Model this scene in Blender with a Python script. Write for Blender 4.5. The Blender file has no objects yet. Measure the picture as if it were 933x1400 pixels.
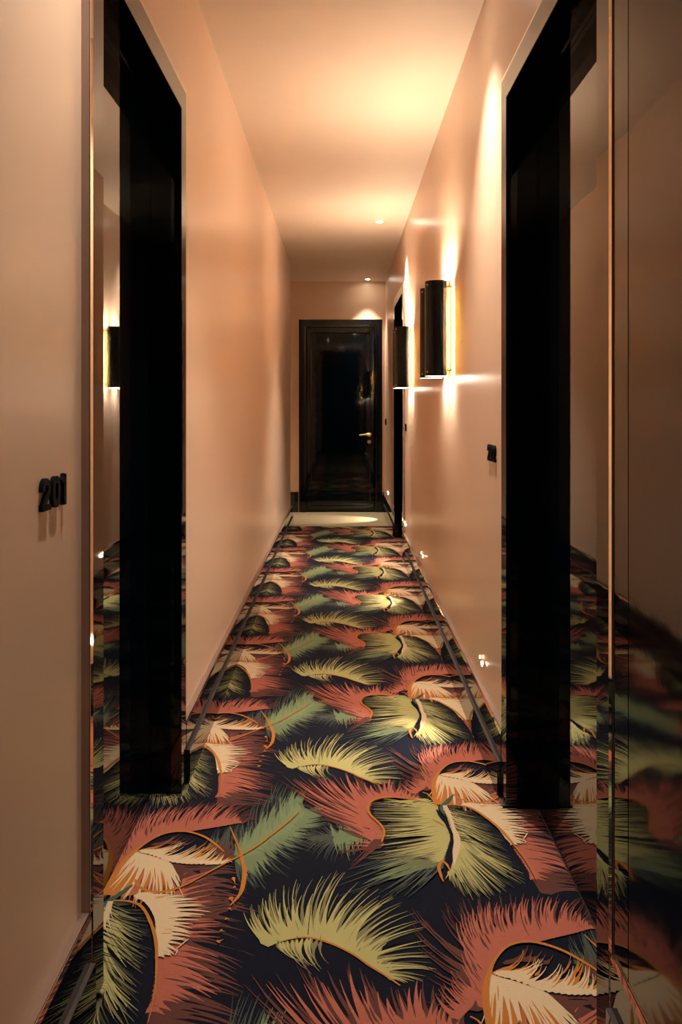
import bpy, bmesh, math, random
import numpy as np
from mathutils import Vector
S=bpy.context.scene; C=S.collection
PI=math.pi
# ---------------------------------------------------------------- materials
def srgb(r,g,b):
    f=lambda c:(c/12.92 if c<=.04045 else ((c+.055)/1.055)**2.4)
    return (f(r/255),f(g/255),f(b/255),1)
def mat(name,col,rough=.5,metal=0,ior=1.5,bump=None,bscale=100,emit=None,es=0,coat=0,vary=0,vscale=30):
    m=bpy.data.materials.new(name); m.use_nodes=True; n=m.node_tree; b=n.nodes['Principled BSDF']
    b.inputs['Base Color'].default_value=col; b.inputs['Roughness'].default_value=rough
    b.inputs['Metallic'].default_value=metal; b.inputs['IOR'].default_value=ior
    if coat: b.inputs['Coat Weight'].default_value=coat; b.inputs['Coat Roughness'].default_value=.12
    tc=n.nodes.new('ShaderNodeTexCoord')
    if vary:
        t=n.nodes.new('ShaderNodeTexNoise'); t.inputs['Scale'].default_value=vscale; t.inputs['Detail'].default_value=4
        n.links.new(tc.outputs['Object'],t.inputs['Vector'])
        mx=n.nodes.new('ShaderNodeMix'); mx.data_type='RGBA'
        mx.inputs[6].default_value=tuple(c*(1-vary) for c in col[:3])+(1,); mx.inputs[7].default_value=tuple(min(1,c*(1+vary)) for c in col[:3])+(1,)
        n.links.new(t.outputs['Fac'],mx.inputs[0]); n.links.new(mx.outputs[2],b.inputs['Base Color'])
    if bump:
        t=n.nodes.new('ShaderNodeTexNoise'); t.inputs['Scale'].default_value=bscale; t.inputs['Detail'].default_value=3
        n.links.new(tc.outputs['Object'],t.inputs['Vector'])
        bp=n.nodes.new('ShaderNodeBump'); bp.inputs['Strength'].default_value=1; bp.inputs['Distance'].default_value=bump
        n.links.new(t.outputs['Fac'],bp.inputs['Height']); n.links.new(bp.outputs['Normal'],b.inputs['Normal'])
    if emit: b.inputs['Emission Color'].default_value=emit; b.inputs['Emission Strength'].default_value=es
    return m
M={}
M['wall']=mat('pink_satin_paint',(.79,.575,.435,1),.30,bump=.0006,bscale=9,ior=1.45)
M['ceil']=mat('pink_ceiling_paint',(.72,.59,.48,1),.6)
M['lacq']=mat('black_lacquer',(.0006,.0022,.0042,1),.022,ior=1.52,bump=.00006,bscale=14)
M['lacq2']=mat('black_lacquer_door',(.0006,.0022,.0042,1),0.035,ior=1.25,bump=.00012,bscale=22)
M['cap']=mat('plinth_top_sheen',srgb(70,64,66),.38,metal=.3,bump=.00002,bscale=200)  # lacquered plinth top, the light it reflects put into the grey colour
M['reveal']=mat('wall_paint_shade_tint',srgb(136,112,101),.35,bump=.00003,bscale=40)  # wall paint on the reveals, its shade put into this greyer colour
M['metal']=mat('polished_edge_metal',(.86,.74,.60,1),.03,metal=1,bump=.00003,bscale=20)
M['lacq3']=mat('black_lacquer_panel',(.0006,.0022,.0042,1),.06,ior=1.42,bump=.0002,bscale=12)
M['lacq4']=mat('black_lacquer_end_door',(.0006,.0026,.0048,1),.04,ior=1.40,bump=.00015,bscale=18)
M['floor']=mat('pale_stone',srgb(196,176,140),.35,vary=.10,vscale=12)
M['sub']=mat('subfloor',srgb(90,80,70),.8,vary=.1)
M['shell']=mat('black_satin_metal',(.003,.006,.010,1),.22,ior=1.3,bump=.00002,bscale=60)
M['brass']=mat('polished_brass',srgb(232,206,134),.25,metal=1,bump=.00002,bscale=60)
M['tube']=mat('lit_lamp_tube',(1,.9,.75,1),.4,emit=(1,.80,.55,1),es=230)
M['diff']=mat('lit_diffuser',(1,.9,.75,1),.4,emit=(1,.84,.62,1),es=1.6)
M['lens']=mat('lit_lens',(1,.9,.75,1),.4,emit=(1,.88,.68,1),es=30)
M['white']=mat('white_enamel',srgb(225,205,180),.4,bump=.00002,bscale=60)
M['digit']=mat('black_gloss_metal',(.003,.006,.010,1),.5,ior=1.12,bump=.00002,bscale=60)
CARP={'navy':(9,14,34),'coral':(190,107,88),'brown':(104,62,56),'cream':(236,208,170),'orange':(206,128,54),'yellow':(192,184,120),
 'olive':(140,132,94),'dkolive':(84,84,62),'sage':(124,142,104),'sagelt':(138,156,112),'sage2':(120,126,92),'grey':(82,88,80),'teal':(66,98,88),'pale':(228,200,164)}
for k,v in CARP.items(): v=tuple(c*.86 for c in v); M['c_'+k]=mat('carpet_wool_'+k,srgb(*v),.95,ior=1.3,bump=.0012,bscale=520,vary=.16,vscale=420)
# ---------------------------------------------------------------- mesh helpers
def bx(bm,x0,x1,y0,y1,z0,z1,bev=0,mi=0):
    x0,x1=sorted((x0,x1)); y0,y1=sorted((y0,y1)); z0,z1=sorted((z0,z1))
    vs=[bm.verts.new(p) for p in ((x0,y0,z0),(x1,y0,z0),(x1,y1,z0),(x0,y1,z0),(x0,y0,z1),(x1,y0,z1),(x1,y1,z1),(x0,y1,z1))]
    fs=[bm.faces.new([vs[i] for i in f]) for f in ((0,3,2,1),(4,5,6,7),(0,1,5,4),(1,2,6,5),(2,3,7,6),(3,0,4,7))]
    for f in fs: f.material_index=mi
    if bev:
        es=set(e for f in fs for e in f.edges)
        bmesh.ops.bevel(bm,geom=list(es),offset=bev,segments=2,profile=.6,affect='EDGES')
def prism(bm,pts,to3,d,cap=True):
    """closed 2-D outline pts, to3(u,v,w) -> 3-D, thickness d"""
    a=[bm.verts.new(to3(u,v,0)) for u,v in pts]; b=[bm.verts.new(to3(u,v,d)) for u,v in pts]; n=len(pts)
    for i in range(n): bm.faces.new((a[i],a[(i+1)%n],b[(i+1)%n],b[i]))
    if cap: bm.faces.new(a[::-1]); bm.faces.new(b)
def cyl(bm,c,axis,r,h,n=32,r2=None):
    """solid of revolution segment: from c along axis by h"""
    axis=Vector(axis).normalized(); t=axis.orthogonal().normalized(); b=axis.cross(t); c=Vector(c); r2=r if r2 is None else r2
    A=[bm.verts.new(c+(t*math.cos(2*PI*i/n)+b*math.sin(2*PI*i/n))*r) for i in range(n)]
    B=[bm.verts.new(c+axis*h+(t*math.cos(2*PI*i/n)+b*math.sin(2*PI*i/n))*r2) for i in range(n)]
    for i in range(n): bm.faces.new((A[i],A[(i+1)%n],B[(i+1)%n],B[i]))
    bm.faces.new(A[::-1]); bm.faces.new(B)
def obj(name,bm,m,parent=None,smooth=False,loc=None):
    bmesh.ops.recalc_face_normals(bm,faces=bm.faces[:])
    me=bpy.data.meshes.new(name); bm.to_mesh(me); bm.free()
    for mm in (m if isinstance(m,(list,tuple)) else [m]): me.materials.append(mm)
    o=bpy.data.objects.new(name,me); C.objects.link(o)
    if parent is not None: o.parent=parent
    if loc is not None: o.location=loc
    if smooth:
        for p in me.polygons: p.use_smooth=True
        me.set_sharp_from_angle(angle=.7)
    return o
def struct(name,bm,m):
    o=obj(name,bm,m); o['kind']='structure'; return o
def empty(name,loc,label=None,cat=None,group=None,kind=None):
    o=bpy.data.objects.new(name,None); C.objects.link(o); o.location=loc; o.empty_display_size=.05
    if label: o['label']=label
    if cat: o['category']=cat
    if group: o['group']=group
    if kind: o['kind']=kind
    return o
NB=bmesh.new
# ---------------------------------------------------------------- dimensions (metres, camera foot at the origin, +y down the hall)
H=2.512; W=.485; CF=.466; LEAF=.557; PL=.4565; BH=.19; PH=.10; T=.16
YB=-2.0; YW=7.72; YE=8.77; DT=2.01; CW=.077
LD=(1.579,2.351); RD=(1.467,2.270); FD=(6.14,7.03)
# floor, ceiling
bm=NB(); bx(bm,-.9,.9,YB-.2,YE+.3,-.12,-.004); struct('floor',bm,M['sub'])
bm=NB(); bx(bm,-.9,.9,YW-.05,YE,-.0039,.0); 
o=struct('floor_threshold',bm,M['floor'])
bm=NB(); bx(bm,-.9,.9,YB-.2,YE+.3,H,H+.12); struct('ceiling',bm,M['ceil'])
# walls
bm=NB()
def wl(y0,y1,z0=0,z1=H): bx(bm,-W-T,-W,y0,y1,z0,z1)
wl(YB,LD[0]-.012); wl(LD[0]-.012,LD[1]+.012,DT+.012,H); wl(LD[1]+.012,YW)
bx(bm,-W-T,-.56,YW,YE,0,H)
struct('wall_left',bm,M['wall'])
bm=NB()
def wr(y0,y1,z0=0,z1=H): bx(bm,W,W+T,y0,y1,z0,z1)
wr(YB,RD[0]-.012); wr(RD[0]-.012,RD[1]+.012,DT+.012,H); wr(RD[1]+.012,FD[0]-.012); wr(FD[0]-.012,FD[1]+.012,DT+.012,H); wr(FD[1]+.012,YE)
struct('wall_right',bm,M['wall'])
bm=NB(); bx(bm,-.9,-.425,YE,YE+.14,0,H); bx(bm,.42,.9,YE,YE+.14,0,H); bx(bm,-.425,.42,YE,YE+.14,2.055,H)
struct('wall_end',bm,M['wall'])
bm=NB(); bx(bm,-.9,.9,YB-.14,YB,0,H); struct('wall_back',bm,M['wall'])
root=empty('door_6',(0,YB,0),kind='structure'); bs=-Vector(root.location)  # unseen black double door, added to darken what the lacquer mirrors
for a,b_ in ((-.462,-.0015),(.0015,.462)):
    bm=NB(); bx(bm,a,b_,YB+.0005,YB+.03,.004,H-.004,.002); o=obj('door_leaf',bm,M['lacq2'],root); o.location=bs
    bm=NB(); xh=.05 if a>=0 else -.05; cyl(bm,(xh,YB+.03,1.0),(0,1,0),.02,.05,r2=.026); o=obj('knob',bm,M['brass'],root,True); o.location=bs
# side doors ------------------------------------------------------
def side_door(idx,sx,yr):
    y0,y1=yr
    root=empty('door_%d'%idx,(sx*W,(y0+y1)/2,0),kind='structure')
    base=Vector(root.location)
    def mk(name,fn,m,bev=0):
        bm=NB(); fn(bm); o=obj(name,bm,m,root); o.location=-base; return o
    o_=sx*(W+.012); i_=sx*CF
    def ring(x,e,zb=0): return [(x,y0-CW+e,zb),(x,y0-CW+e,DT+CW-e),(x,y1+CW-e,DT+CW-e),(x,y1+CW-e,zb)]
    def band(*rows):
        def f(bm):
            V=[[bm.verts.new(p) for p in r] for r in rows]
            for a in range(len(V)-1):
                for k in range(3): bm.faces.new((V[a][k],V[a][k+1],V[a+1][k+1],V[a+1][k]))
        return f
    # casing swept as an upside-down U: painted reveal, polished metal edge, lacquered face
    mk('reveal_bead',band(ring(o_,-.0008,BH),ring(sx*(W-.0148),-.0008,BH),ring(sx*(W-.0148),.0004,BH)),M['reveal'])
    mk('metal_edge',band(ring(sx*(CF+.0028),.0,BH),ring(sx*(CF+.0018),.0,BH),ring(i_,.010,BH)),M['metal'])
    mk('door_casing',band(ring(o_,0),ring(sx*(CF+.0028),0),ring(sx*(CF+.0028),.0004),ring(sx*(CF+.0003),.0102),ring(i_,.0102),
        [(i_,y0-.0012,0),(i_,y0-.0012,DT+.0012),(i_,y1+.0012,DT+.0012),(i_,y1+.0012,0)],
        [(sx*(CF+.0012),y0,0),(sx*(CF+.0012),y0,DT),(sx*(CF+.0012),y1,DT),(sx*(CF+.0012),y1,0)],
        [(o_,y0,0),(o_,y0,DT),(o_,y1,DT),(o_,y1,0)]),M['lacq'])
    def jamb(bm):
        a=sx*(W+.0121); b=sx*(LEAF+.045)
        bx(bm,a,b,y0-.012,y0,0,DT); bx(bm,a,b,y1,y1+.012,0,DT); bx(bm,a,b,y0-.012,y1+.012,DT,DT+.012)
    mk('door_jamb',jamb,M['lacq2'])
    def stop(bm): bx(bm,sx*(LEAF-.013),sx*LEAF,y0+.012,y1-.012,DT-.006,DT-.0001,.001)
    mk('door_stop',stop,M['lacq'])
    mk('door_leaf',lambda bm: bx(bm,sx*LEAF,sx*(LEAF+.04),y0+.003,y1-.003,.0045,DT-.003,.0012),M['lacq'])
    return root
side_door(1,-1,LD); side_door(2,1,RD); side_door(3,1,FD)
# lacquered cupboard door flush in the right wall, nearest the camera
root=empty('door_5',(W,.9,0),kind='structure'); bs=-Vector(root.location)
bm=NB(); PF=.4706
bx(bm,PF,W-.0002,1.319,RD[0]-CW-.0005,BH,DT+CW); bx(bm,PF,W-.0002,.35,1.319,DT+.002,DT+CW); bx(bm,PF,W-.0002,.28,.348,BH,DT+CW)
o=obj('panel_frame',bm,M['lacq'],root); o.location=bs
bm=NB(); bx(bm,PF,W-.0004,.3505,1.3165,BH+.003,DT,.001); o=obj('panel_leaf',bm,M['lacq3'],root); o.location=bs
# end door --------------------------------------------------------
root=empty('door_4',(0,YE,0),kind='structure'); bs=-Vector(root.location)
EX=(-.462,.454); ET=2.10; EW=.085
bm=NB(); b=.004
def U(y,e,d): return [(EX[0]+e+d,y,0),(EX[0]+e+d,y,ET-e-d),(EX[1]-e-d,y,ET-e-d),(EX[1]-e-d,y,0)]
mb=NB(); V=[[mb.verts.new(p) for p in r] for r in (U(YE-.0002,-.0004,0),U(YE-.0175,-.0004,0),U(YE-.0215,b,0))]
for a in range(2):
    for k in range(3): mb.faces.new((V[a][k],V[a][k+1],V[a+1][k+1],V[a+1][k]))
o=obj('metal_edge',mb,M['metal'],root); o.location=bs
rows=[U(YE+.02,0,0),U(YE-.017,0,0),U(YE-.021,b,0),U(YE-.021,0,EW-.018),U(YE-.016,0,EW-.012),U(YE-.016,0,EW),U(YE+.10,0,EW)]
V=[[bm.verts.new(p) for p in r] for r in rows]
for a in range(len(V)-1):
    for k in range(3): bm.faces.new((V[a][k],V[a][k+1],V[a+1][k+1],V[a+1][k]))
o=obj('door_casing',bm,M['lacq4'],root); o.location=bs
bm=NB(); lx0,lx1,lt=EX[0]+EW+.002,EX[1]-EW-.002,ET-EW-.003
bx(bm,lx0,lx1,YE+.012,YE+.055,.012,lt,.002)
leaf=obj('door_leaf',bm,M['lacq4'],root); leaf.location=bs
bm=NB()   # raised perimeter moulding of the leaf
def R(y,d): return [(lx0+d,y,.02+d),(lx1-d,y,.02+d),(lx1-d,y,lt-.008-d),(lx0+d,y,lt-.008-d)]
V=[[bm.verts.new(p) for p in R(y,d)] for y,d in ((YE+.0125,.004),(YE+.006,.008),(YE+.006,.046),(YE+.0125,.056))]
for a in range(3):
    for k in range(4): bm.faces.new((V[a][k],V[a][(k+1)%4],V[a+1][(k+1)%4],V[a+1][k]))
o=obj('leaf_moulding',bm,M['lacq4'],root); o.location=bs
hx,hz,hy=.307,.846,YE+.006
bm=NB(); cyl(bm,(hx,hy,hz),(0,-1,0),.026,.008,r2=.024); cyl(bm,(hx,hy-.008,hz),(0,-1,0),.011,.034)
o=obj('door_handle',bm,M['brass'],root,True); o.location=bs; o['label']='brass lever handle'
bm=NB()
pts=[(hx+.012,hz),(hx,hz+.001),(hx-.03,hz+.001),(hx-.07,hz-.003),(hx-.108,hz-.005)]; rr=[.010,.011,.009,.0075,.005]
prev=None
for (x,z),r in zip(pts,rr):
    ring=[bm.verts.new((x,hy-.040+math.cos(a)*r*.7,z+math.sin(a)*r)) for a in [2*PI*k/14 for k in range(14)]]
    if prev:
        for k in range(14): bm.faces.new((prev[k],prev[(k+1)%14],ring[(k+1)%14],ring[k]))
    else: bm.faces.new(ring)
    prev=ring
bm.faces.new(prev[::-1])
l=obj('lever',bm,M['brass'],o,True)
bm=NB(); cyl(bm,(hx,hy,.766),(0,-1,0),.022,.007,r2=.020); cyl(bm,(hx,hy-.007,.766),(0,-1,0),.010,.004)
o=obj('lock_rosette',bm,M['brass'],root,True); o.location=bs
# baseboards: bevelled top, with the projecting plinth strip as its part
def baseboard(side,sx,segs):
    bm=NB(); pb=NB(); rb=NB(); mb=NB(); tb=NB()
    for y0,y1,f,p0,p1 in segs:
        prof=[(W+.003,0),(CF,0),(CF,BH-.010),(CF+.0018,BH),(W+.003,BH)]
        ext=lambda m_,pr: prism(m_,pr,lambda u,v,w:(sx*u,y0+w,v),y1-y0)
        ext(bm,prof)
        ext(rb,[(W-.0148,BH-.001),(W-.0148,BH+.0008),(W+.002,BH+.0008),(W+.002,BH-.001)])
        ext(mb,[(CF-.0005,BH-.0102),(CF+.0015,BH+.0004),(CF+.0030,BH+.0004),(CF+.0012,BH-.0102)])
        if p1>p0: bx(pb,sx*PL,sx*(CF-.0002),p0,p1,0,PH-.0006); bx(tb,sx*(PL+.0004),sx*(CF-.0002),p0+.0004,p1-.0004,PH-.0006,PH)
    r=struct('baseboard_'+side,bm,M['lacq'])
    pl=obj('plinth_strip',pb,M['lacq'],r); obj('plinth_top',tb,M['cap'],pl); obj('reveal_bead',rb,M['reveal'],r); obj('metal_edge',mb,M['metal'],r)
g=.0006
baseboard('left',-1,[(YB,LD[0]-CW-g,0,YB,LD[0]-CW-.004),(LD[1]+CW+g,YW,0,LD[1]+CW+.004,YW)])
baseboard('right',1,[(YB,RD[0]-CW-g,0,YB,RD[0]-CW-.004),(RD[1]+CW+g,FD[0]-CW-g,0,RD[1]+CW+.004,FD[0]-CW-.30),(FD[1]+CW+g,YE-.0185,0,FD[1]+CW+.004,YE-.10)])
bm=NB(); 
for x0,x1 in ((-.5598,EX[0]-g),(EX[1]+g,W-.0195)): bx(bm,x0,x1,YE-.018,YE-.0002,0,.22,.003)
struct('baseboard_end',bm,M['lacq'])
# ---------------------------------------------------------------- carpet
MOTIF=[
('comb','brown',[(-0.416,1.999),(-0.396,1.901),(-0.396,1.802),(-0.380,1.712),(-0.376,1.665),(-0.370,1.599),(-0.364,1.548),(-0.360,1.500),(-0.355,1.460)],[(-0.247,1.994),(-0.227,1.901),(-0.220,1.843),(-0.204,1.812),(-0.220,1.775),(-0.206,1.680),(-0.177,1.607),(-0.201,1.589),(-0.195,1.558),(-0.201,1.505),(-0.214,1.477),(-0.228,1.455)],40,0.05,0.1,0.05,0.15),
('comb','brown',[(-0.350,1.994),(-0.328,1.871),(-0.336,1.775)],[(-0.257,1.994),(-0.249,1.871),(-0.222,1.829)],16,0.05,0.05,0.05,0.15),
('comb','coral',[(-0.408,1.916),(-0.405,1.843),(-0.399,1.775),(-0.386,1.712),(-0.378,1.665),(-0.373,1.621),(-0.366,1.579),(-0.362,1.538),(-0.362,1.524)],[(-0.387,1.970),(-0.325,1.954),(-0.304,1.886),(-0.295,1.843),(-0.274,1.775),(-0.255,1.756),(-0.264,1.683),(-0.243,1.621),(-0.258,1.579),(-0.250,1.548),(-0.291,1.534),(-0.330,1.500)],34,0.045,0.1,0.06,0.15),
('poly','brown',[(-0.437,1.999),(-0.387,1.994),(-0.381,1.939),(-0.380,1.901),(-0.390,1.939),(-0.413,1.986)]),
('comb','grey',[(-0.312,1.976),(-0.254,2.034),(-0.186,2.124),(-0.141,2.196),(-0.113,2.257)],[(-0.333,2.110),(-0.306,2.166),(-0.273,2.186),(-0.251,2.257),(-0.209,2.328),(-0.180,2.367),(-0.148,2.391),(-0.127,2.373),(-0.110,2.350)],70,0.024,0.12,0.12,0.15),
('comb','grey',[(-0.254,2.034),(-0.186,2.124),(-0.141,2.196),(-0.113,2.257)],[(-0.228,1.891),(-0.202,1.899),(-0.174,1.929),(-0.132,1.984),(-0.098,2.043),(-0.076,2.087),(-0.032,2.124),(-0.023,2.201),(-0.034,2.278),(-0.067,2.295)],80,0.024,-0.12,0.12,0.15),
('comb','sage',[(-0.254,2.034),(-0.186,2.124),(-0.141,2.196),(-0.113,2.257)],[(-0.272,2.096),(-0.244,2.152),(-0.211,2.231),(-0.173,2.284),(-0.145,2.339),(-0.119,2.373),(-0.107,2.350)],60,0.038,0.1,0.14,0.15),
('comb','sage',[(-0.254,2.034),(-0.186,2.124),(-0.141,2.196),(-0.113,2.257)],[(-0.231,1.960),(-0.204,1.960),(-0.167,2.009),(-0.128,2.069),(-0.092,2.133),(-0.054,2.201),(-0.032,2.262),(-0.056,2.289)],70,0.038,-0.1,0.14,0.15),
('comb','sagelt',[(-0.254,2.034),(-0.186,2.124),(-0.141,2.196),(-0.113,2.257)],[(-0.250,2.114),(-0.208,2.196),(-0.163,2.284),(-0.122,2.328)],34,0.02,0.1,0.2,0.15),
('comb','sagelt',[(-0.254,2.034),(-0.186,2.124),(-0.141,2.196),(-0.113,2.257)],[(-0.225,2.026),(-0.172,2.069),(-0.123,2.142),(-0.086,2.236)],34,0.02,-0.1,0.2,0.15),
('comb','teal',[(-0.286,2.026),(-0.306,2.060),(-0.333,2.078)],[(-0.296,2.201),(-0.313,2.142),(-0.340,2.124)],14,0.02,0.15,0.2,0.15),
('comb','grey',[(-0.065,2.114),(-0.014,2.122),(0.039,2.128),(0.103,2.130)],[(-0.100,2.109),(-0.085,2.175),(-0.026,2.239),(0.034,2.216),(0.087,2.186)],34,0.016,0.15,0.1,0.15),
('comb','grey',[(-0.065,2.114),(-0.014,2.122),(0.039,2.128),(0.103,2.130)],[(-0.099,2.098),(-0.074,2.041),(-0.018,2.021),(0.031,2.036),(0.078,2.087)],34,0.016,-0.15,0.1,0.15),
('comb','sage',[(-0.014,2.122),(0.039,2.128),(0.103,2.130)],[(-0.032,2.175),(0.022,2.210),(0.058,2.198),(0.099,2.175)],20,0.018,0.1,0.15,0.15),
('comb','sage',[(-0.014,2.122),(0.039,2.128),(0.103,2.130)],[(-0.013,2.056),(0.026,2.046),(0.066,2.087),(0.102,2.109)],20,0.018,-0.1,0.15,0.15),
('comb','olive',[(-0.150,1.691),(-0.117,1.710),(-0.075,1.719),(-0.028,1.703),(0.023,1.667),(0.058,1.631),(0.092,1.600)],[(-0.219,1.801),(-0.199,1.831),(-0.173,1.870),(-0.145,1.887),(-0.107,1.913),(-0.056,1.952),(-0.015,1.958),(0.031,1.955),(0.064,1.887),(0.119,1.872),(0.144,1.829),(0.177,1.776),(0.185,1.703),(0.184,1.664),(0.183,1.618),(0.170,1.594),(0.117,1.581)],34,0.017,0.14,0.03,0.5),
('comb','yellow',[(-0.150,1.691),(-0.117,1.710),(-0.075,1.719),(-0.028,1.703),(0.023,1.667),(0.058,1.631),(0.092,1.600)],[(-0.208,1.778),(-0.190,1.809),(-0.163,1.841),(-0.132,1.825),(-0.102,1.870),(-0.072,1.878),(-0.026,1.895),(0.013,1.926),(0.046,1.849),(0.081,1.849),(0.103,1.801),(0.096,1.763),(0.099,1.733),(0.097,1.698),(0.092,1.677),(0.103,1.644),(0.100,1.600)],30,0.024,0.14,0.1,0.3),
('comb','yellow',[(-0.150,1.691),(-0.117,1.710),(-0.075,1.719),(-0.028,1.703),(0.023,1.667),(0.058,1.631),(0.092,1.600)],[(-0.219,1.801),(-0.199,1.831),(-0.173,1.870),(-0.145,1.887),(-0.107,1.913),(-0.056,1.952),(-0.015,1.958),(0.031,1.955),(0.064,1.887),(0.119,1.872),(0.144,1.829),(0.177,1.776),(0.185,1.703),(0.184,1.664),(0.183,1.618),(0.170,1.594),(0.117,1.581)],22,0.011,0.14,0.04,0.6),
('comb','olive',[(-0.134,1.699),(-0.098,1.712),(-0.061,1.715),(-0.042,1.708)],[(-0.114,1.671),(-0.075,1.622),(-0.053,1.609),(-0.027,1.625)],10,0.012,-0.25,0.1,0.5),
('comb','yellow',[(-0.130,1.703),(-0.093,1.712),(-0.065,1.715)],[(-0.095,1.657),(-0.074,1.638),(-0.045,1.638)],8,0.011,-0.25,0.1,0.5),
('line','navy',[(-0.071,1.726),(-0.070,1.778),(-0.064,1.866),(-0.053,1.935)],[0.002,0.003,0.002,0.001]),
('line','orange',[(-0.117,1.710),(-0.075,1.719),(-0.028,1.703),(0.023,1.667),(0.058,1.631),(0.092,1.600),(0.116,1.575)],[0.003,0.007,0.009,0.007,0.008,0.007,0.005]),
('comb','brown',[(0.109,2.087),(0.112,2.141),(0.091,2.198),(0.078,2.245),(0.080,2.283),(0.092,2.308),(0.118,2.326),(0.151,2.334),(0.188,2.327),(0.219,2.318)],[(-0.013,2.017),(0.021,2.141),(-0.050,2.210),(-0.107,2.270),(-0.137,2.360),(-0.176,2.465),(-0.097,2.488),(-0.056,2.473),(-0.002,2.495),(0.025,2.503),(0.064,2.444),(0.117,2.429),(0.165,2.458),(0.203,2.429),(0.237,2.374)],44,0.04,0.12,0.05,0.15),
('comb','coral',[(0.109,2.087),(0.112,2.141),(0.091,2.198),(0.078,2.245),(0.080,2.283),(0.092,2.308),(0.118,2.326),(0.151,2.334),(0.188,2.327),(0.219,2.318)],[(0.027,2.082),(0.010,2.198),(-0.039,2.239),(-0.097,2.321),(-0.152,2.444),(-0.115,2.429),(-0.069,2.458),(-0.029,2.444),(0.001,2.488),(0.034,2.444),(0.057,2.422),(0.103,2.408),(0.151,2.444),(0.181,2.401),(0.212,2.374),(0.230,2.334)],46,0.04,0.12,0.05,0.15),
('comb','coral',[(0.111,2.175),(0.100,2.198)],[(0.028,2.082),(0.045,2.141)],3,0.02,0.05,0.05,0.15),
('comb','brown',[(0.110,2.109),(0.090,2.109)],[(0.017,1.971),(0.047,2.007)],4,0.022,0.05,0.05,0.15),
('comb','brown',[(-0.546,1.962),(-0.537,2.007),(-0.518,2.061),(-0.500,2.098),(-0.478,2.128),(-0.446,2.143),(-0.407,2.146),(-0.369,2.159),(-0.321,2.175),(-0.277,2.193)],[(-0.640,1.970),(-0.652,2.080),(-0.651,2.193),(-0.622,2.254),(-0.569,2.275),(-0.525,2.292),(-0.479,2.302),(-0.404,2.306),(-0.329,2.308),(-0.274,2.299),(-0.238,2.265),(-0.232,2.208)],70,0.024,0.16,0.07,0.15),
('comb','coral',[(-0.546,1.962),(-0.537,2.007),(-0.518,2.061),(-0.500,2.098),(-0.478,2.128),(-0.446,2.143),(-0.407,2.146),(-0.369,2.159),(-0.321,2.175),(-0.277,2.193)],[(-0.567,2.003),(-0.564,2.080),(-0.565,2.149),(-0.550,2.218),(-0.518,2.260),(-0.483,2.270),(-0.447,2.275),(-0.402,2.292),(-0.359,2.292),(-0.316,2.292),(-0.289,2.244),(-0.272,2.198)],76,0.028,0.16,0.06,0.15),
('comb','coral',[(-0.601,1.931),(-0.574,1.962),(-0.555,1.994)],[(-0.634,1.978),(-0.611,2.011),(-0.593,2.062)],14,0.016,0.2,0.2,0.15),
('comb','brown',[(-0.491,2.080),(-0.463,2.085),(-0.435,2.089),(-0.409,2.080)],[(-0.437,2.126),(-0.424,2.135),(-0.411,2.116),(-0.371,2.116)],7,0.016,-0.2,0.1,0.15),
('comb','brown',[(-0.330,2.045),(-0.302,2.019),(-0.279,2.007)],[(-0.310,2.135),(-0.290,2.121),(-0.272,2.080)],5,0.03,-0.1,0.1,0.15),
('comb','orange',[(-0.510,2.058),(-0.475,2.054),(-0.435,2.045)],[(-0.450,2.115),(-0.432,2.098),(-0.410,2.089)],6,0.012,-0.25,0.1,0.15),
('comb','orange',[(-0.439,2.018),(-0.400,2.011),(-0.361,2.004),(-0.323,2.001),(-0.290,2.003)],[(-0.362,2.094),(-0.336,2.080),(-0.324,2.067),(-0.291,2.041),(-0.267,2.019)],16,0.02,-0.22,0.12,0.15),
('comb','cream',[(-0.517,2.052),(-0.475,2.030),(-0.442,2.008),(-0.402,1.998),(-0.359,1.993),(-0.312,1.993),(-0.279,2.004)],[(-0.423,2.080),(-0.410,2.089),(-0.373,2.071),(-0.343,2.064),(-0.316,2.062),(-0.295,2.032),(-0.274,2.013)],22,0.022,-0.2,0.1,0.15),
('poly','orange',[(-0.555,1.868),(-0.556,1.916),(-0.553,1.970),(-0.543,2.019),(-0.523,2.061),(-0.513,2.052),(-0.513,2.041),(-0.490,1.978),(-0.468,1.871),(-0.505,1.860)]),
('comb','coral',[(-0.513,2.041),(-0.478,2.024),(-0.441,2.004)],[(-0.500,1.843),(-0.432,1.829),(-0.378,1.857)],14,0.05,0.0,0.05,0.15),
('comb','orange',[(-0.518,2.047),(-0.500,2.036),(-0.479,2.026),(-0.457,2.014),(-0.441,2.004)],[(-0.557,1.868),(-0.519,1.850),(-0.464,1.836),(-0.414,1.843),(-0.381,1.871)],36,0.022,0.05,0.08,0.15),
('comb','cream',[(-0.521,2.047),(-0.503,2.038),(-0.484,2.030),(-0.462,2.018),(-0.444,2.007),(-0.432,1.999)],[(-0.549,1.916),(-0.543,1.871),(-0.508,1.857),(-0.472,1.853),(-0.435,1.843),(-0.402,1.850),(-0.381,1.871),(-0.380,1.901),(-0.398,1.954)],32,0.017,0.06,0.06,0.45),
('comb','cream',[(-0.479,1.860),(-0.453,1.843),(-0.427,1.808),(-0.411,1.775),(-0.400,1.737),(-0.392,1.700),(-0.380,1.665)],[(-0.397,1.864),(-0.365,1.860),(-0.323,1.843),(-0.298,1.807),(-0.313,1.770),(-0.320,1.731),(-0.324,1.711),(-0.338,1.663),(-0.363,1.651)],34,0.03,0.12,0.05,0.3),
('line','cream',[(-0.324,1.712),(-0.333,1.697),(-0.348,1.671),(-0.341,1.677),(-0.342,1.660)],[0.002,0.006,0.003,0.006,0.002]),
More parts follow.
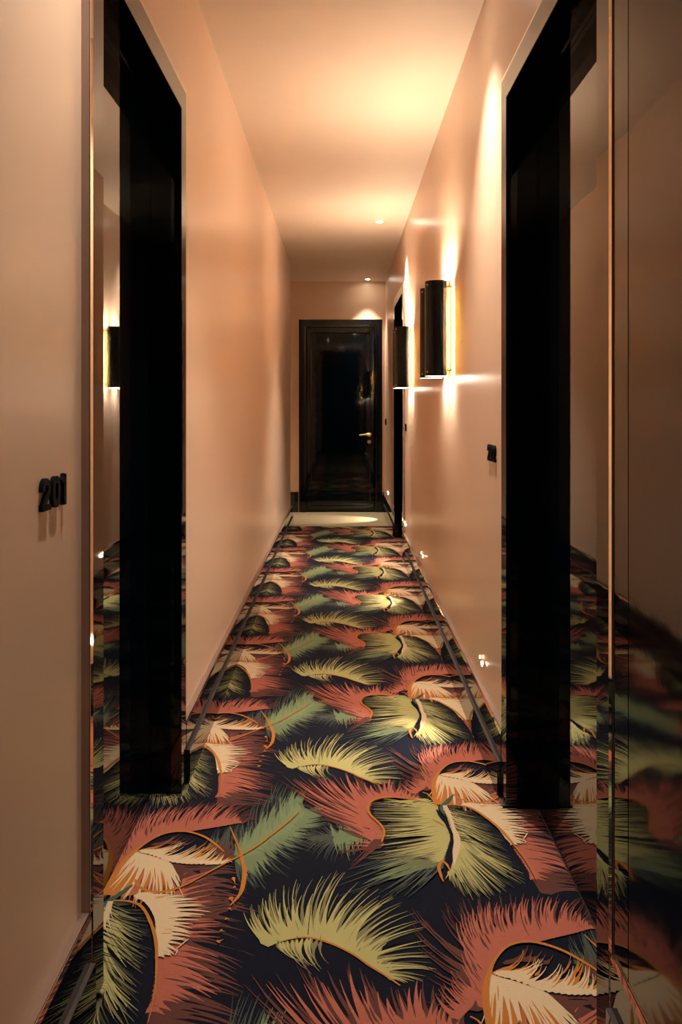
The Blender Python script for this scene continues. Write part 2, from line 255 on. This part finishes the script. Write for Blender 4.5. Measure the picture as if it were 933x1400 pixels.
('line','orange',[(-0.493,1.927),(-0.482,1.904),(-0.462,1.886),(-0.439,1.877),(-0.413,1.878),(-0.389,1.889),(-0.358,1.916),(-0.325,1.954),(-0.289,1.993),(-0.252,2.032),(-0.218,2.073),(-0.186,2.126),(-0.151,2.185),(-0.116,2.252)],[0.008,0.013,0.013,0.011,0.01,0.009,0.009,0.009,0.009,0.009,0.01,0.01,0.009,0.002]),
('line','orange',[(-0.299,2.168),(-0.280,2.116),(-0.261,2.062),(-0.245,2.003),(-0.234,1.954),(-0.232,1.893),(-0.237,1.860),(-0.252,1.825)],[0.003,0.007,0.009,0.013,0.018,0.018,0.015,0.004]),
('comb','orange',[(-0.260,1.935),(-0.253,1.901),(-0.255,1.860),(-0.253,1.815),(-0.257,1.775),(-0.262,1.737),(-0.262,1.700)],[(-0.253,1.916),(-0.245,1.886),(-0.246,1.843),(-0.243,1.805),(-0.248,1.767),(-0.251,1.734),(-0.252,1.697)],7,0.014,0.0,0.2,0.15),
('line','orange',[(-0.556,1.843),(-0.551,1.886),(-0.546,1.962),(-0.537,2.015),(-0.519,2.064),(-0.497,2.103),(-0.469,2.133),(-0.432,2.146),(-0.395,2.139),(-0.356,2.115),(-0.320,2.076),(-0.297,2.045)],[0.01,0.02,0.022,0.022,0.018,0.01,0.008,0.01,0.012,0.01,0.013,0.004]),
('comb','grey',[(0.274,2.109),(0.267,2.056),(0.256,2.007),(0.248,1.988)],[(0.025,1.978),(0.035,1.932),(0.080,1.867),(0.130,1.863),(0.179,1.888),(0.215,1.941)],34,0.024,0.02,0.08,0.15),
('comb','sage',[(0.252,2.067),(0.245,2.036),(0.235,1.997)],[(0.091,1.997),(0.094,1.941),(0.129,1.923)],14,0.045,0.0,0.1,0.15),
('comb','sage2',[(0.269,2.067),(0.243,1.997)],[(0.095,1.969),(0.120,1.941)],8,0.03,0.0,0.1,0.15),
('comb','olive',[(0.274,2.276),(0.274,2.221),(0.283,2.175),(0.287,2.119),(0.274,2.067),(0.253,2.007)],[(0.089,2.301),(0.081,2.252),(0.094,2.210),(0.107,2.152),(0.116,2.109),(0.088,2.051),(0.064,2.007),(0.124,1.997),(0.168,2.007)],44,0.022,0.03,0.06,0.15),
('comb','yellow',[(0.274,2.276),(0.274,2.221),(0.283,2.175),(0.287,2.119),(0.274,2.067),(0.253,2.007)],[(0.112,2.321),(0.093,2.239),(0.111,2.186),(0.118,2.141),(0.124,2.093),(0.132,2.051),(0.154,2.036),(0.207,2.017),(0.227,1.997)],44,0.02,0.03,0.08,0.3),
('comb','yellow',[(0.206,2.308),(0.251,2.321),(0.272,2.283)],[(0.130,2.308),(0.142,2.289),(0.159,2.270)],10,0.018,0.03,0.08,0.15),
('comb','dkolive',[(0.284,2.283),(0.293,2.227),(0.296,2.164),(0.300,2.109),(0.291,2.046),(0.279,1.988),(0.268,1.959)],[(0.317,2.295),(0.370,2.270),(0.402,2.210),(0.419,2.141),(0.420,2.077),(0.412,2.036),(0.422,1.992),(0.441,1.930),(0.393,1.905),(0.365,1.867),(0.339,1.863),(0.309,1.850),(0.271,1.871),(0.259,1.914)],60,0.022,-0.05,0.04,0.15),
('comb','olive',[(0.284,2.283),(0.293,2.227),(0.296,2.164),(0.300,2.109),(0.291,2.046),(0.279,1.988),(0.268,1.959)],[(0.331,2.258),(0.378,2.210),(0.397,2.152),(0.412,2.109),(0.406,2.046),(0.421,1.988),(0.436,1.932),(0.388,1.905),(0.366,1.871),(0.339,1.864),(0.307,1.854),(0.275,1.875),(0.265,1.914)],52,0.02,-0.05,0.05,0.3),
('comb','yellow',[(0.284,2.283),(0.293,2.227),(0.296,2.164),(0.300,2.109),(0.291,2.046),(0.279,1.988),(0.268,1.959)],[(0.327,2.233),(0.356,2.186),(0.376,2.130),(0.383,2.077),(0.378,2.017),(0.412,1.969),(0.427,1.941),(0.376,1.923),(0.347,1.880),(0.316,1.880),(0.300,1.905),(0.284,1.905),(0.250,1.923)],50,0.017,-0.05,0.08,0.3),
('comb','navy',[(0.284,2.283),(0.293,2.227),(0.296,2.164),(0.300,2.109)],[(0.352,2.239),(0.390,2.175),(0.407,2.109),(0.402,2.056)],16,0.006,-0.05,0.2,0.15),
('line','teal',[(0.328,2.347),(0.298,2.295),(0.282,2.270),(0.287,2.227)],[0.006,0.022,0.018,0.003]),
('comb','pale',[(0.296,2.276),(0.299,2.210),(0.300,2.152),(0.302,2.109),(0.297,2.067)],[(0.321,2.192),(0.329,2.164),(0.327,2.077),(0.316,2.046),(0.295,2.017)],12,0.01,-0.1,0.2,0.15),
('line','pale',[(0.294,2.283),(0.300,2.216),(0.303,2.152),(0.303,2.098),(0.290,2.036),(0.278,1.983)],[0.022,0.016,0.014,0.03,0.026,0.003]),
('line','navy',[(0.269,2.258),(0.275,2.210),(0.284,2.184)],[0.01,0.008,0.002]),
('line','orange',[(0.251,2.204),(0.269,2.184),(0.279,2.166)],[0.004,0.008,0.003]),
('line','orange',[(0.253,2.005),(0.241,1.978),(0.241,1.941),(0.244,1.914)],[0.012,0.014,0.012,0.003]),
('line','orange',[(0.252,2.002),(0.261,1.988),(0.266,1.959)],[0.01,0.01,0.003]),
('line','orange',[(0.300,2.285),(0.334,2.283),(0.369,2.264),(0.402,2.210),(0.427,2.152),(0.443,2.093),(0.457,2.026),(0.464,1.973),(0.467,1.919)],[0.006,0.012,0.011,0.012,0.012,0.009,0.006,0.005,0.002]),
('line','orange',[(0.105,2.087),(0.114,2.125),(0.113,2.158),(0.100,2.192),(0.082,2.227),(0.076,2.258),(0.079,2.289),(0.094,2.314),(0.122,2.329),(0.157,2.331),(0.194,2.321),(0.219,2.313),(0.249,2.298)],[0.004,0.009,0.01,0.011,0.011,0.011,0.011,0.012,0.014,0.012,0.009,0.006,0.003]),
('line','orange',[(0.239,2.360),(0.254,2.347),(0.266,2.308),(0.268,2.276)],[0.004,0.008,0.009,0.003])]

PX,PY=.821,.852
SLIT={'coral':'brown','brown':'navy','yellow':'olive','olive':'navy','dkolive':'navy','grey':'navy','cream':'orange'}
def build_carpet():
    rnd=random.Random(7)
    cols=list(CARP.keys()); vs=[]; qs=[]; ms=[]; nv=0
    def rs(p,n):
        p=np.array(p,float); d=np.r_[0,np.cumsum(np.hypot(*np.diff(p,axis=0).T))]; t=np.linspace(0,d[-1],n)
        # catmull-rom through the traced points, resampled by length
        q=[]
        for s in t:
            i=min(max(np.searchsorted(d,s,side='right')-1,0),len(p)-2); u=(s-d[i])/(d[i+1]-d[i]+1e-12)
            p0=p[max(i-1,0)];p1=p[i];p2=p[i+1];p3=p[min(i+2,len(p)-1)]
            q.append(.5*((2*p1)+(-p0+p2)*u+(2*p0-5*p1+4*p2-p3)*u*u+(-p0+3*p1-3*p2+p3)*u**3))
        return np.array(q)
    def tipat(p,n):   # parameter by index, so a barb listed in the tracing keeps its own tip
        p=np.array(p,float); q=[]
        for s in np.linspace(0,len(p)-1,n):
            i=min(int(s),len(p)-2); u=s-i
            q.append(p[i]*(1-u)+p[i+1]*u)
        return np.array(q)
    h=0.0005
    for e in MOTIF:
        h+=.00007
        if e[0]=='comb':
            _,col,Sp,Tp,n,w,bend,jit,tip=e
            a=rs(Sp,n); b=tipat(Tp,n); ci=cols.index(col)
            sl=[]; cl=0
            for k in range(n):
                if k>=cl: cl=k+rnd.choice((2,3,3,4,5)); cc=min(n-1,(k+cl-1)/2); lf=rnd.gauss(0,jit*.7)
                p=a[k].copy(); q=b[k].copy(); d=q-p; L=np.hypot(*d)
                if L<1e-4: continue
                q=b[k]*.72+b[int(cc)]*.28; d=q-p; q=p+d*(1+lf+rnd.gauss(0,jit)); d=q-p; nrm=np.array((-d[1],d[0]))
                q=q+nrm*rnd.gauss(0,.05); d=q-p; L=np.hypot(*d); nrm=np.array((-d[1],d[0]))/L
                c=p+d*.5+nrm*L*(bend+rnd.gauss(0,.03))
                ww=w*rnd.uniform(.65,1.1); seg=6; sl.append((p,c,q)); hh=h+k*.0000012
                for s in range(seg+1):
                    t=s/seg; o=(1-t)**2*p+2*t*(1-t)*c+t*t*q
                    dt=2*(1-t)*(c-p)+2*t*(q-c); dt/=np.hypot(*dt)+1e-9; m=np.array((-dt[1],dt[0]))
                    # base wide, long taper, slightly swollen tip
                    x=min(1,max(0,(t-.08)/.42)); x=x*x*(3-2*x); wd=ww*.5*min(1,.35+t*6)*(1-(.74-.3*tip)*x)*(1-t**(1.6+2.5*tip)); wd=max(wd,.0004)
                    vs.append((*(o-m*wd),hh)); vs.append((*(o+m*wd),hh))
                for s in range(seg): qs.append((nv+2*s,nv+2*s+2,nv+2*s+3,nv+2*s+1)); ms.append(ci)
                nv+=2*(seg+1)
            sc=SLIT.get(col)
            if sc and n>=14:
                si=cols.index(sc); h+=.00007
                for k in range(1,n-1):
                    if rnd.random()>(.3 if col=='cream' else .62): continue
                    (p,c,q),(p2,c2,q2)=sl[k],sl[k+1]; p=(p+p2)/2; c=(c+c2)/2; q=(q+q2)/2
                    t0=rnd.uniform(.12,.5); t1=rnd.uniform(t0+.15,min(1,t0+.55)); L=np.hypot(*(q-p)); wm=min(w*.16,L*.03)*rnd.uniform(.5,1.2)
                    for g_ in range(6):
                        t=t0+(t1-t0)*g_/5; o=(1-t)**2*p+2*t*(1-t)*c+t*t*q; dt=2*(1-t)*(c-p)+2*t*(q-c); dt/=np.hypot(*dt)+1e-9; m=np.array((-dt[1],dt[0]))
                        wd=max(.0002,wm*.5*math.sin(PI*min(1,(g_/5)*.85+.08)))
                        vs.append((*(o-m*wd),h+k*.0000012)); vs.append((*(o+m*wd),h+k*.0000012))
                    for g_ in range(5): qs.append((nv+2*g_,nv+2*g_+2,nv+2*g_+3,nv+2*g_+1)); ms.append(si)
                    nv+=12
        elif e[0]=='line':
            _,col,p,ws=e; n=len(p)*3; a=rs(p,n); ci=cols.index(col)
            wi=np.interp(np.linspace(0,len(ws)-1,n),range(len(ws)),ws)*.62
            tg=np.gradient(a,axis=0); tg/=np.hypot(*tg.T)[:,None]+1e-9; m=np.c_[-tg[:,1],tg[:,0]]
            for k in range(n):
                wd=wi[k]*.5*rnd.uniform(.9,1.1)
                vs.append((*(a[k]-m[k]*wd),h)); vs.append((*(a[k]+m[k]*wd),h))
                if k: qs.append((nv+2*k-2,nv+2*k,nv+2*k+1,nv+2*k-1)); ms.append(ci)
            nv+=2*n
        else:
            _,col,p=e; ci=cols.index(col); c=np.mean(np.array(p),axis=0); m=len(p)
            vs.append((*c,h)); 
            for u in p: vs.append((*u,h))
            for k in range(m): qs.append((nv,nv+1+k,nv+1+(k+1)%m,nv+1+(k+1)%m)); ms.append(ci)
            nv+=m+1
    vs=np.array(vs); qs=np.array(qs); ms=np.array(ms)
    AV=[];AQ=[];AM=[];off=0; LIM=LEAF-.001; Y0,Y1=-1.6,YW
    for i in (-1,0,1):
        for k in range(-5,10):
            dy=k*PY+(PY/2 if i else 0)+(-.018 if k%2 else 0)
            v=vs+np.array((i*PX,dy,(k%2)*.00003+(i+1)*.00002))
            cen=v[qs].mean(axis=1); keep=(np.abs(cen[:,0])<LIM+.01)&(cen[:,1]>Y0)&(cen[:,1]<Y1+.01)
            if not keep.any(): continue
            q=qs[keep]; used,inv=np.unique(q,return_inverse=True); q=inv.reshape(q.shape)
            v=v[used]; v[:,1]=np.clip(v[:,1],Y0,Y1)
            yy=v[:,1]; lo=np.where((yy>LD[0]-.002)&(yy<LD[1]+.002),-LIM,-PL-.001); hi=np.where(((yy>RD[0]-.002)&(yy<RD[1]+.002))|((yy>FD[0]-.002)&(yy<FD[1]+.002)),LIM,PL+.001)
            v[:,0]=np.minimum(np.maximum(v[:,0],lo),hi)
            AV.append(v); AQ.append(q+off); AM.append(ms[keep]); off+=len(v)
    V=np.concatenate(AV); Q=np.concatenate(AQ); Mi=np.concatenate(AM)
    # navy ground slab
    b=len(V); LM=PL-.0005; g=np.array([(-LM,YB+.01,.0003),(LM,YB+.01,.0003),(LM,Y1,.0003),(-LM,Y1,.0003),(-LM,YB+.01,-.0038),(LM,YB+.01,-.0038),(LM,Y1,-.0038),(-LM,Y1,-.0038)])
    V=np.concatenate([V,g]); Q=np.concatenate([Q,np.array([(0,1,2,3),(7,6,5,4),(0,4,5,1),(1,5,6,2),(2,6,7,3),(3,7,4,0)])+b]); Mi=np.r_[Mi,[cols.index('navy')]*6]
    for sx,(y0,y1) in ((-1,LD),(1,RD),(1,FD)):      # tongues of carpet into the door recesses
        b=len(V); xs=(sx*(LM+.00002),sx*LIM); V=np.concatenate([V,np.array([(x,y,z) for z in (.0003,-.0038) for x,y in ((xs[0],y0+.001),(xs[1],y0+.001),(xs[1],y1-.001),(xs[0],y1-.001))])])
        Q=np.concatenate([Q,np.array([(0,1,2,3),(7,6,5,4),(0,4,5,1),(1,5,6,2),(2,6,7,3),(3,7,4,0)])+b]); Mi=np.r_[Mi,[cols.index('navy')]*6]
    faces=[tuple(dict.fromkeys(f)) for f in Q.tolist()]
    me=bpy.data.meshes.new('carpet'); me.from_pydata(V.tolist(),[],faces)
    for c in cols: me.materials.append(M['c_'+c])
    me.polygons.foreach_set('material_index',Mi.astype(np.int32))
    # all faces look up
    me.update(); o=bpy.data.objects.new('carpet',me); C.objects.link(o)
    o['label']='navy corridor carpet woven with coral, cream and green feathers'; o['category']='carpet'
build_carpet()
# ---------------------------------------------------------------- sconces
def arc_shell(bm,cx,cy,r,th,z0,z1,a0,a1,n=40,mi_in=1):
    A=[a0+(a1-a0)*i/n for i in range(n+1)]
    def rg(rr,z): return [bm.verts.new((cx+rr*math.cos(a),cy+rr*math.sin(a),z)) for a in A]
    o0,o1,i0,i1=rg(r,z0),rg(r,z1),rg(r-th,z0),rg(r-th,z1)
    for k in range(n):
        bm.faces.new((o0[k],o0[k+1],o1[k+1],o1[k])); f=bm.faces.new((i0[k],i0[k+1],i1[k+1],i1[k])); f.material_index=mi_in
        bm.faces.new((o0[k],o0[k+1],i0[k+1],i0[k])); bm.faces.new((o1[k],o1[k+1],i1[k+1],i1[k]))
    for k in (0,n): bm.faces.new((o0[k],o1[k],i1[k],i0[k]))
def sconce(y,label,gain=1):
    z0,z1=1.272,1.683; zc=(z0+z1)/2
    root=empty('wall_sconce',(W,y,zc),label,'wall light','double black sconces on the right wall'); bs=-Vector(root.location)
    def mk(name,bm,m,sm=True,par=None):
        o=obj(name,bm,m,par or root,sm)
        if par is None: o.location=bs
        return o
    bm=NB(); bx(bm,W-.005,W-.0002,y-.125,y+.125,z0+.03,z1-.03,.001); mk('back_plate',bm,M['brass'],False)
    cx=.417
    for cy in (y-.11,y+.11):
        bm=NB(); arc_shell(bm,cx,cy,.052,.0016,z0,z1,math.radians(40),math.radians(320)); sh=mk('shade',bm,[M['shell'],M['brass']])
        for az in (math.radians(215),math.radians(145)):
            for zz in (z0+.018,z1-.018):
                bm=NB(); d=(math.cos(az),math.sin(az),0); cyl(bm,(cx+.052*d[0],cy+.052*d[1],zz),d,.0035,.002,16); mk('screw',bm,M['brass'],True,sh)
        bm=NB(); cyl(bm,(cx+.008,cy,z0+.03),(0,0,1),.008,z1-z0-.06,20); mk('lamp_tube',bm,M['tube'])
        bm=NB(); cyl(bm,(cx,cy,z0-.0002),(0,0,1),.0498,.0014,40); mk('diffuser',bm,M['diff'])
        for sg in (1,-1):
            ld=bpy.data.lights.new('sconce_lamp','AREA'); ld.shape='DISK'; ld.size=.085; ld.energy=(.85 if sg>0 else .4)*gain; ld.color=(1,.87,.71)
            lo=bpy.data.objects.new('sconce_lamp',ld); C.objects.link(lo); lo.parent=root
            lo.location=(cx-W,cy-y,(z1-.012 if sg>0 else z0-.004)-zc); lo.rotation_euler=(PI if sg>0 else 0,0,0)
        bm=NB()
        for s in (-1,1):
            xx,yy=cx+.052*math.cos(math.radians(40)),cy+s*.052*math.sin(math.radians(40))
            for zz in (z0+.02,z1-.03): bx(bm,xx-.004,W-.004,yy-.004,yy+.004,zz,zz+.008)
            bx(bm,xx+.008,xx+.014,yy-.003,yy+.003,z0+.003,z1-.003,.0008)
        mk('bracket',bm,M['brass'],False)
sconce(3.61,'double black half-tube sconce on right wall, nearer and larger of two')
sconce(5.56,'double black half-tube sconce beside far right doorway, farther of two')
sconce(-.55,'double black half-tube sconce on right wall behind the camera position',.9)
# ---------------------------------------------------------------- ceiling spots
def spot(x,y,label,power):
    root=empty('ceiling_downlight',(x,y,H),label,'downlight','ceiling downlights above the right wall'); bs=-Vector(root.location)
    bm=NB(); n=32
    R_=[(.030,H-.0002),(.029,H-.003),(.025,H-.003),(.021,H-.0008)]
    V=[[bm.verts.new((x+r*math.cos(2*PI*k/n),y+r*math.sin(2*PI*k/n),z)) for k in range(n)] for r,z in R_]
    for a in range(3):
        for k in range(n): bm.faces.new((V[a][k],V[a][(k+1)%n],V[a+1][(k+1)%n],V[a+1][k]))
    o=obj('trim_ring',bm,M['white'],root,True); o.location=bs
    bm=NB(); cyl(bm,(x,y,H-.0022),(0,0,1),.0215,.002,28); o=obj('lens',bm,M['lens'],root); o.location=bs
    ld=bpy.data.lights.new('downlight_lamp','SPOT'); ld.energy=power; ld.color=(1,.87,.71); ld.spot_size=math.radians(64 if y>8 else 82); ld.spot_blend=1; ld.shadow_soft_size=.012
    lo=bpy.data.objects.new('downlight_lamp',ld); C.objects.link(lo); lo.parent=root; lo.location=(0,0,-.006)
spot(-.26,1.37,'small recessed ceiling spot above the 201 numerals',(20,42,60,36,7)[0])
spot(.26,2.60,'small recessed ceiling spot above the 202 numerals',(20,42,60,36,7)[1])
spot(.285,5.95,'small glowing ceiling spot above far right doorway, nearer of two',(20,42,60,36,7)[2])
spot(.285,8.60,'small glowing ceiling spot close to the end wall',(20,42,60,36,7)[3])
spot(.0,-.9,'recessed ceiling spot behind the camera position',(20,42,60,36,7)[4])
# ---------------------------------------------------------------- step lights
def step(y,label,power):
    z=.272
    root=empty('step_light',(W,y,z),label,'step light','small eyelid step lights low on the right wall'); bs=-Vector(root.location)
    bm=NB(); cyl(bm,(W+.0004,y,z),(-1,0,0),.021,.0046,32,.019); o=obj('bezel',bm,M['wall'],root,True); o.location=bs
    bm=NB()   # eyelid hood: quarter dome over the lens
    n=16;rows=[]
    for j in range(7):
        t=j/6*PI/2; rows.append([bm.verts.new((W-.004-.008*math.sin(t),y+.018*math.cos(a)*math.cos(t*.35),z+.004+.017*math.sin(a)*math.cos(t*.3))) for a in [PI*k/n for k in range(n+1)]])
    for j in range(6):
        for k in range(n): bm.faces.new((rows[j][k],rows[j][k+1],rows[j+1][k+1],rows[j+1][k]))
    o=obj('eyelid',bm,M['wall'],root,True); o.location=bs
    bm=NB(); cyl(bm,(W-.0044,y,z-.002),(-1,0,0),.0155,.0008,24,.015); o=obj('lens',bm,M['lens'],root,True); o.location=bs
    ld=bpy.data.lights.new('step_lamp','SPOT'); ld.energy=power; ld.color=(1,.87,.71); ld.spot_size=math.radians(70); ld.spot_blend=.5; ld.shadow_soft_size=.008
    lo=bpy.data.objects.new('step_lamp',ld); C.objects.link(lo); lo.parent=root; lo.location=(-.0165,0,-.006)
    d=Vector((-.34,0,-.26)); lo.rotation_euler=d.to_track_quat('-Z','Y').to_euler()
step(2.74,'lit step light low on right wall, nearest of the row',(3.5,3.5,4,6)[0])
step(4.73,'lit step light low on right wall, between the two sconces',(3.5,3.5,4,6)[1])
step(6.00,'step light low on wall beside far right doorway casing',(3.5,3.5,4,6)[2])
step(8.20,'lit step light low on right wall near the end door',(3.5,3.5,4,6)[3])
# ---------------------------------------------------------------- room numbers
def stroke(bm,pts,w,to3,d,closed=False):
    n=len(pts); L=[];Rr=[]
    for i in range(n):
        a=Vector(pts[(i-1)%n]) if (closed or i>0) else None; b=Vector(pts[i]); c=Vector(pts[(i+1)%n]) if (closed or i<n-1) else None
        d1=(b-a).normalized() if a is not None else None; d2=(c-b).normalized() if c is not None else None
        if d1 is None: d1=d2
        if d2 is None: d2=d1
        t=(d1+d2).normalized(); nn=Vector((-t.y,t.x)); k=1/max(.45,nn.dot(Vector((-d1.y,d1.x))))
        L.append(b+nn*w*.5*k); Rr.append(b-nn*w*.5*k)
    vs=[[bm.verts.new(to3(p.x,p.y,0)) for p in L],[bm.verts.new(to3(p.x,p.y,d)) for p in L],[bm.verts.new(to3(p.x,p.y,d)) for p in Rr],[bm.verts.new(to3(p.x,p.y,0)) for p in Rr]]
    for i in range(n if closed else n-1):
        j=(i+1)%n
        for a in range(4): bm.faces.new((vs[a][i],vs[a][j],vs[(a+1)%4][j],vs[(a+1)%4][i]))
    if not closed:
        bm.faces.new([vs[a][0] for a in range(4)]); bm.faces.new([vs[a][-1] for a in range(4)][::-1])
def glyph(ch,h):
    w=h*.62; t=h*.21
    if ch=='0':
        n=28; return w,[([(w/2+(w-t)/2*math.copysign(abs(math.cos(a))**.8,math.cos(a)),h/2+(h-t)/2*math.copysign(abs(math.sin(a))**.8,math.sin(a))) for a in [2*PI*k/n for k in range(n)]],t,True)]
    if ch=='1':
        return w*.55,[([(w*.55-t/2,0),(w*.55-t/2,h)],t,False),([(0,h*.78),(w*.16,h*.83),(w*.30,h*.92),(w*.36,h*1.0)],t*.6,False)]
    if ch=='2':
        r=(w-t)/2; top=h-t/2-r*1.15
        p=[(t/2,top-h*.06),(t/2,top)]+[(w/2+r*math.cos(a),top+r*1.15*math.sin(a)) for a in [PI-k*PI/10 for k in range(1,11)]]+[(w-t/2,top-h*.05),(w-t*.75,h*.52),(w*.52,h*.34),(t*.75,h*.14),(t*.55,t*.5)]
        return w,[(p,t,False),([(w*.05,t*.42),(w,t*.42)],t*.8,False)]
    if ch=='4':
        return w,[([(w*.74,0),(w*.74,h)],t,False),([(w*.70,h*.97),(t*.3,h*.30)],t*.8,False),([(0,h*.27),(w*1.02,h*.27)],t*.85,False)]
def number(txt,sx,ystart,z0,label,h=.053,dirn=1,gap=.006,xs=1.0):
    x=sx*(W+.0004); root=empty('room_number',(x,ystart,z0),label,'room number'); bs=-Vector(root.location)
    u=0
    for ch in txt:
        w,st=glyph(ch,h); bm=NB()
        for pts,t,cl in st:
            stroke(bm,[(a*xs,b) for a,b in pts],t,lambda a,b,c:(x-sx*c,ystart+dirn*(u+a),z0+b),.0075,cl)
        o=obj('numeral',bm,M['digit'],root); o.location=bs
        u+=w*xs+gap
number('201',-1,1.288,.966,'black raised numerals reading 201 on the near left wall',dirn=1,xs=1.15,gap=.0085)
number('202',1,2.632,.963,'black raised numerals reading 202 beside the near right doorway',dirn=-1,xs=1.1,gap=.009)
number('204',1,6.04,.963,'tiny black room numerals beside the far right doorway',dirn=-1,xs=1.0,gap=.004)
# light switch at the far end of the right wall
root=empty('light_switch',(W,8.60,.985),'small black light switch on right wall near end door','switch'); bs=-Vector(root.location)
bm=NB(); bx(bm,W-.012,W-.0002,8.565,8.635,.95,1.02,.002); o=obj('switch_plate',bm,M['digit'],root); o.location=bs
bm=NB(); bx(bm,W-.016,W-.0122,8.588,8.612,.968,1.002,.001); o=obj('rocker',bm,M['digit'],root); o.location=bs
# ---------------------------------------------------------------- world, camera
w=bpy.data.worlds.new('world'); S.world=w; w.use_nodes=True; w.node_tree.nodes['Background'].inputs[0].default_value=(0,0,0,1); w.node_tree.nodes['Background'].inputs[1].default_value=0
cd=bpy.data.cameras.new('camera'); cam=bpy.data.objects.new('camera',cd); C.objects.link(cam); S.camera=cam
cam.location=(0,0,1.133); cam.rotation_euler=(PI/2,0,0); cd.sensor_width=36; cd.lens=1100/1400*36; cd.shift_y=-142/1400; cd.shift_x=0; cd.clip_start=.01
S.view_settings.view_transform='Standard'; S.view_settings.look='None'; S.view_settings.gamma=1; S.view_settings.use_curve_mapping=False
S.view_settings.exposure=1.95
